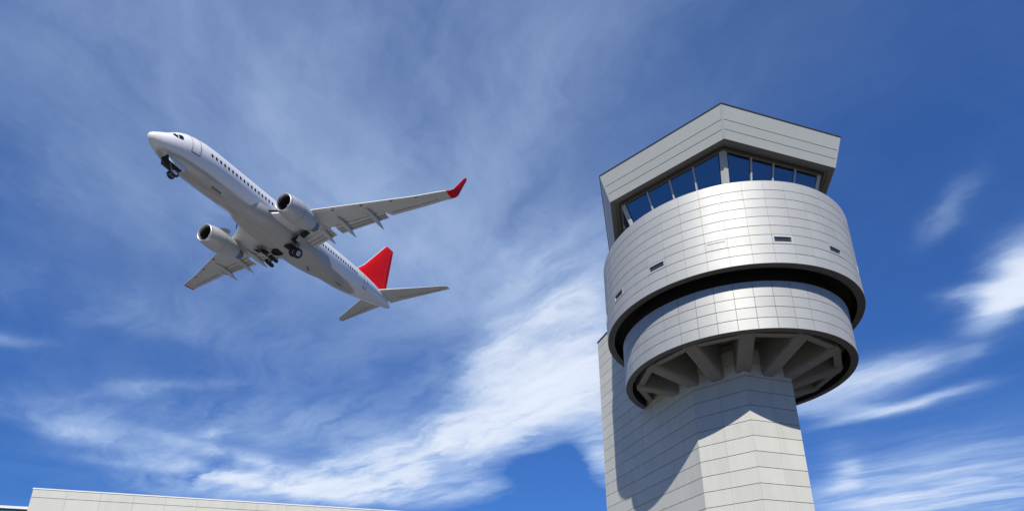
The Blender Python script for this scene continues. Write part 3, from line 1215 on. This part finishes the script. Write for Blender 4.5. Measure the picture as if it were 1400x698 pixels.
    ck = MB()
    ck.face([S_(12.2, ey - 0.86, ez + 0.82), S_(13.5, ey - 0.92, ez + 0.86), S_(13.4, ey - 1.22, ez + 1.12), S_(12.8, ey - 1.2, ez + 1.1)])
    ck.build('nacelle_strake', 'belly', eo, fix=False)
    sm = MB()
    sm.revolve([(1.75, 1.1755), (1.785, 1.1752)], S_(11.25, ey, ez), (1, 0, 0.03), 36)
    sm.build('cowl_seam', 'line', eo)

    # tailplane
    tp = MB()
    loft(tp, [section(S_(33.6, 0.5, 1.15), S_(37.55, 0.4, 1.12), (0.10, UP)), section(S_(34.4, 1.9, 1.22), S_(37.75, 1.9, 1.20), (0.10, UP)),
              section(S_(37.9, 8.25, 1.55), S_(39.05, 8.5, 1.58), (0.09, UP)), section(S_(38.25, 8.62, 1.58), S_(39.12, 8.66, 1.6), (0.06, UP))])
    to = tp.build('tailplane', 'wing', plane)
    eg = MB()
    eg.bar(S_(36.75, 1.9, 1.10), S_(38.75, 8.2, 1.53), 0.04, 0.03)
    eg.build('elevator_gap', 'line', to)

    # main wheels, half way into the belly
    mg = empty('main_landing_gear', (0, 0, 0))
    mg.parent = plane
    piv = S_(16.75, 2.75, -1.45)
    whl = S_(17.0, 1.55, -3.25)
    st = MB()
    st.tube([piv, lerp(piv, whl, 0.55)], 0.13)
    st.tube([lerp(piv, whl, 0.5), whl], 0.085)
    st.tube([S_(16.8, 1.2, -2.3), lerp(piv, whl, 0.5)], 0.06)
    st.build('gear_leg', 'steel', mg)
    leg = (whl - piv).normalized()
    ax_ = Vector((0, leg.z, -leg.y)).normalized()
    axle = MB()
    axle.tube([whl - ax_ * 0.45, whl + ax_ * 0.45], 0.07)
    axle.build('axle', 'steel', mg)
    for q in (-1, 1):
        c = whl + ax_ * 0.33 * q
        ty = MB()
        ty.revolve([(-0.15, 0.30), (-0.17, 0.42), (-0.12, 0.52), (0, 0.55), (0.12, 0.52), (0.17, 0.42), (0.15, 0.30)], c, ax_, 26)
        tyo = ty.build('main_wheel', 'black', mg)
        hb = MB()
        hb.revolve([(-0.12, 0.0), (-0.12, 0.2), (-0.15, 0.31), (0.15, 0.31), (0.12, 0.2), (0.12, 0.0)], c, ax_, 20)
        hb.build('wheel_hub', 'silver', tyo)
    wd = MB()
    dcen = lerp(piv, whl, 0.33)
    wd.bar(dcen + Vector((-0.55, side * 0.16, 0.05)), dcen + Vector((0.55, side * 0.16, 0.05)), 0.05, 1.1, up=leg)
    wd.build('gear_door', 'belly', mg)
    ww = MB()
    ww.revolve([(0.0, 0.0), (0.0, 0.62), (0.06, 0.62)], S_(17.0, 0.80, -2.435), (0, side * 0.10, 1), 24, smooth=False)
    ww.build('wheel_well', 'well', mg)
    wc = MB()
    cc = S_(16.6, 2.55, -1.72)
    wc.face([cc + Vector((-0.5, -side * 0.9, -0.56)), cc + Vector((0.45, -side * 0.9, -0.56)), cc + Vector((0.35, side * 0.9, 0.13)), cc + Vector((-0.35, side * 0.9, 0.13))])
    wc.build('leg_bay', 'well', mg, fix=False)
    # landing light strip at the wing root
    lr = MB()
    lr.bar(S_(12.55, 1.95, -1.22), S_(13.25, 2.75, -1.1), 0.10, 0.16)
    lr.build('wing_root_light', 'window', w_)

# fin
fi = MB()
X1 = Vector((0, 1, 0))
loft(fi, [section((29.3, 0, 1.75), (36.75, 0, 1.3), (0.05, X1)), section((30.4, 0, 2.78), (37.0, 0, 2.75), (0.055, X1)),
          section((31.95, 0, 4.15), (37.45, 0, 4.15), (0.07, X1)), section((37.5, 0, 10.15), (39.45, 0, 10.35), (0.09, X1)), section((37.7, 0, 10.42), (39.45, 0, 10.5), (0.05, X1))])
fi_o = fi.build('tail_fin', 'red', plane)
fe = MB()
fe.tube([(30.36, 0, 2.78), (31.91, 0, 4.15), (37.46, 0, 10.15)], [0.05, 0.06, 0.05], 8)
fe.build('fin_leading_edge', 'cap', fi_o)
ru = MB()
for sy in (-1, 1):
    ru.bar((35.9, sy * 0.20, 2.9), (38.6, sy * 0.10, 9.9), 0.05, 0.03, up=(0, sy, 0))
ru.build('rudder_gap', 'rudder', fi_o)
df = MB()
df.tube([(27.6, 0, 1.93), (29.2, 0, 2.08), (30.4, 0, 2.75)], [0.02, 0.09, 0.03], 8)
df.build('dorsal_fillet', 'red', fi_o)
# antenna and drain mast
an_ = MB()
an_.box8([(20.6, -.03, -2.40), (20.95, -.03, -2.40), (20.95, .03, -2.40), (20.6, .03, -2.40), (20.85, -.01, -2.85), (21.02, -.01, -2.85), (21.02, .01, -2.85), (20.85, .01, -2.85)])
an_.build('blade_antenna', 'steel', plane)
# belly details
for (x, y) in ((6.9, -0.61), (25.2, -0.35)):
    vt = MB()
    z_ = station(x)[1] + 0.02
    vt.box8([(x, y - .08, z_ + .02), (x + 1.05, y - .08, z_ + .02), (x + 1.05, y + .08, z_ + .02), (x, y + .08, z_ + .02),
             (x, y - .08, z_ + .3), (x + 1.05, y - .08, z_ + .3), (x + 1.05, y + .08, z_ + .3), (x, y + .08, z_ + .3)])
    vt.build('belly_vent', 'line', plane)
# nose wheels
ng = empty('nose_landing_gear', (0, 0, 0))
ng.parent = plane
st = MB()
st.tube([(3.05, 0, -1.75), (3.40, 0, -2.95)], 0.075)
st.tube([(3.7, 0, -1.85), (3.3, 0, -2.5)], 0.045)
st.tube([(3.4, -0.26, -2.95), (3.4, 0.26, -2.95)], 0.05)
st.build('gear_leg', 'steel', ng)
for q in (-1, 1):
    ty = MB()
    c = (3.4, 0.25 * q, -2.95)
    ty.revolve([(-0.10, 0.19), (-0.11, 0.27), (-0.08, 0.335), (0, 0.35), (0.08, 0.335), (0.11, 0.27), (0.10, 0.19)], c, (0, 1, 0), 22)
    tyo = ty.build('nose_wheel', 'black', ng)
    hb = MB()
    hb.revolve([(-0.09, 0.0), (-0.09, 0.13), (-0.115, 0.21), (0.115, 0.21), (0.09, 0.13), (0.09, 0.0)], c, (0, 1, 0), 16)
    hb.build('wheel_hub', 'silver', tyo)
    gd = MB()
    y = 0.42 * q
    gd.box8([(2.55, y - .015, -1.72), (4.15, y - .015, -1.88), (4.15, y + .015, -1.88), (2.55, y + .015, -1.72),
             (2.6, y * 1.15 - .015, -2.3), (4.1, y * 1.15 - .015, -2.45), (4.1, y * 1.15 + .015, -2.45), (2.6, y * 1.15 + .015, -2.3)])
    gd.build('gear_door', 'white' if q < 0 else 'steel', ng)  # starboard door takes the darker grey: shade of the bay put into its colour
ww = MB()
ww.box8([(2.5, -.36, -1.80), (4.2, -.36, -2.03), (4.2, .36, -2.03), (2.5, .36, -1.80), (2.5, -.36, -1.5), (4.2, -.36, -1.7), (4.2, .36, -1.7), (2.5, .36, -1.5)])
ww.build('wheel_well', 'well', ng)
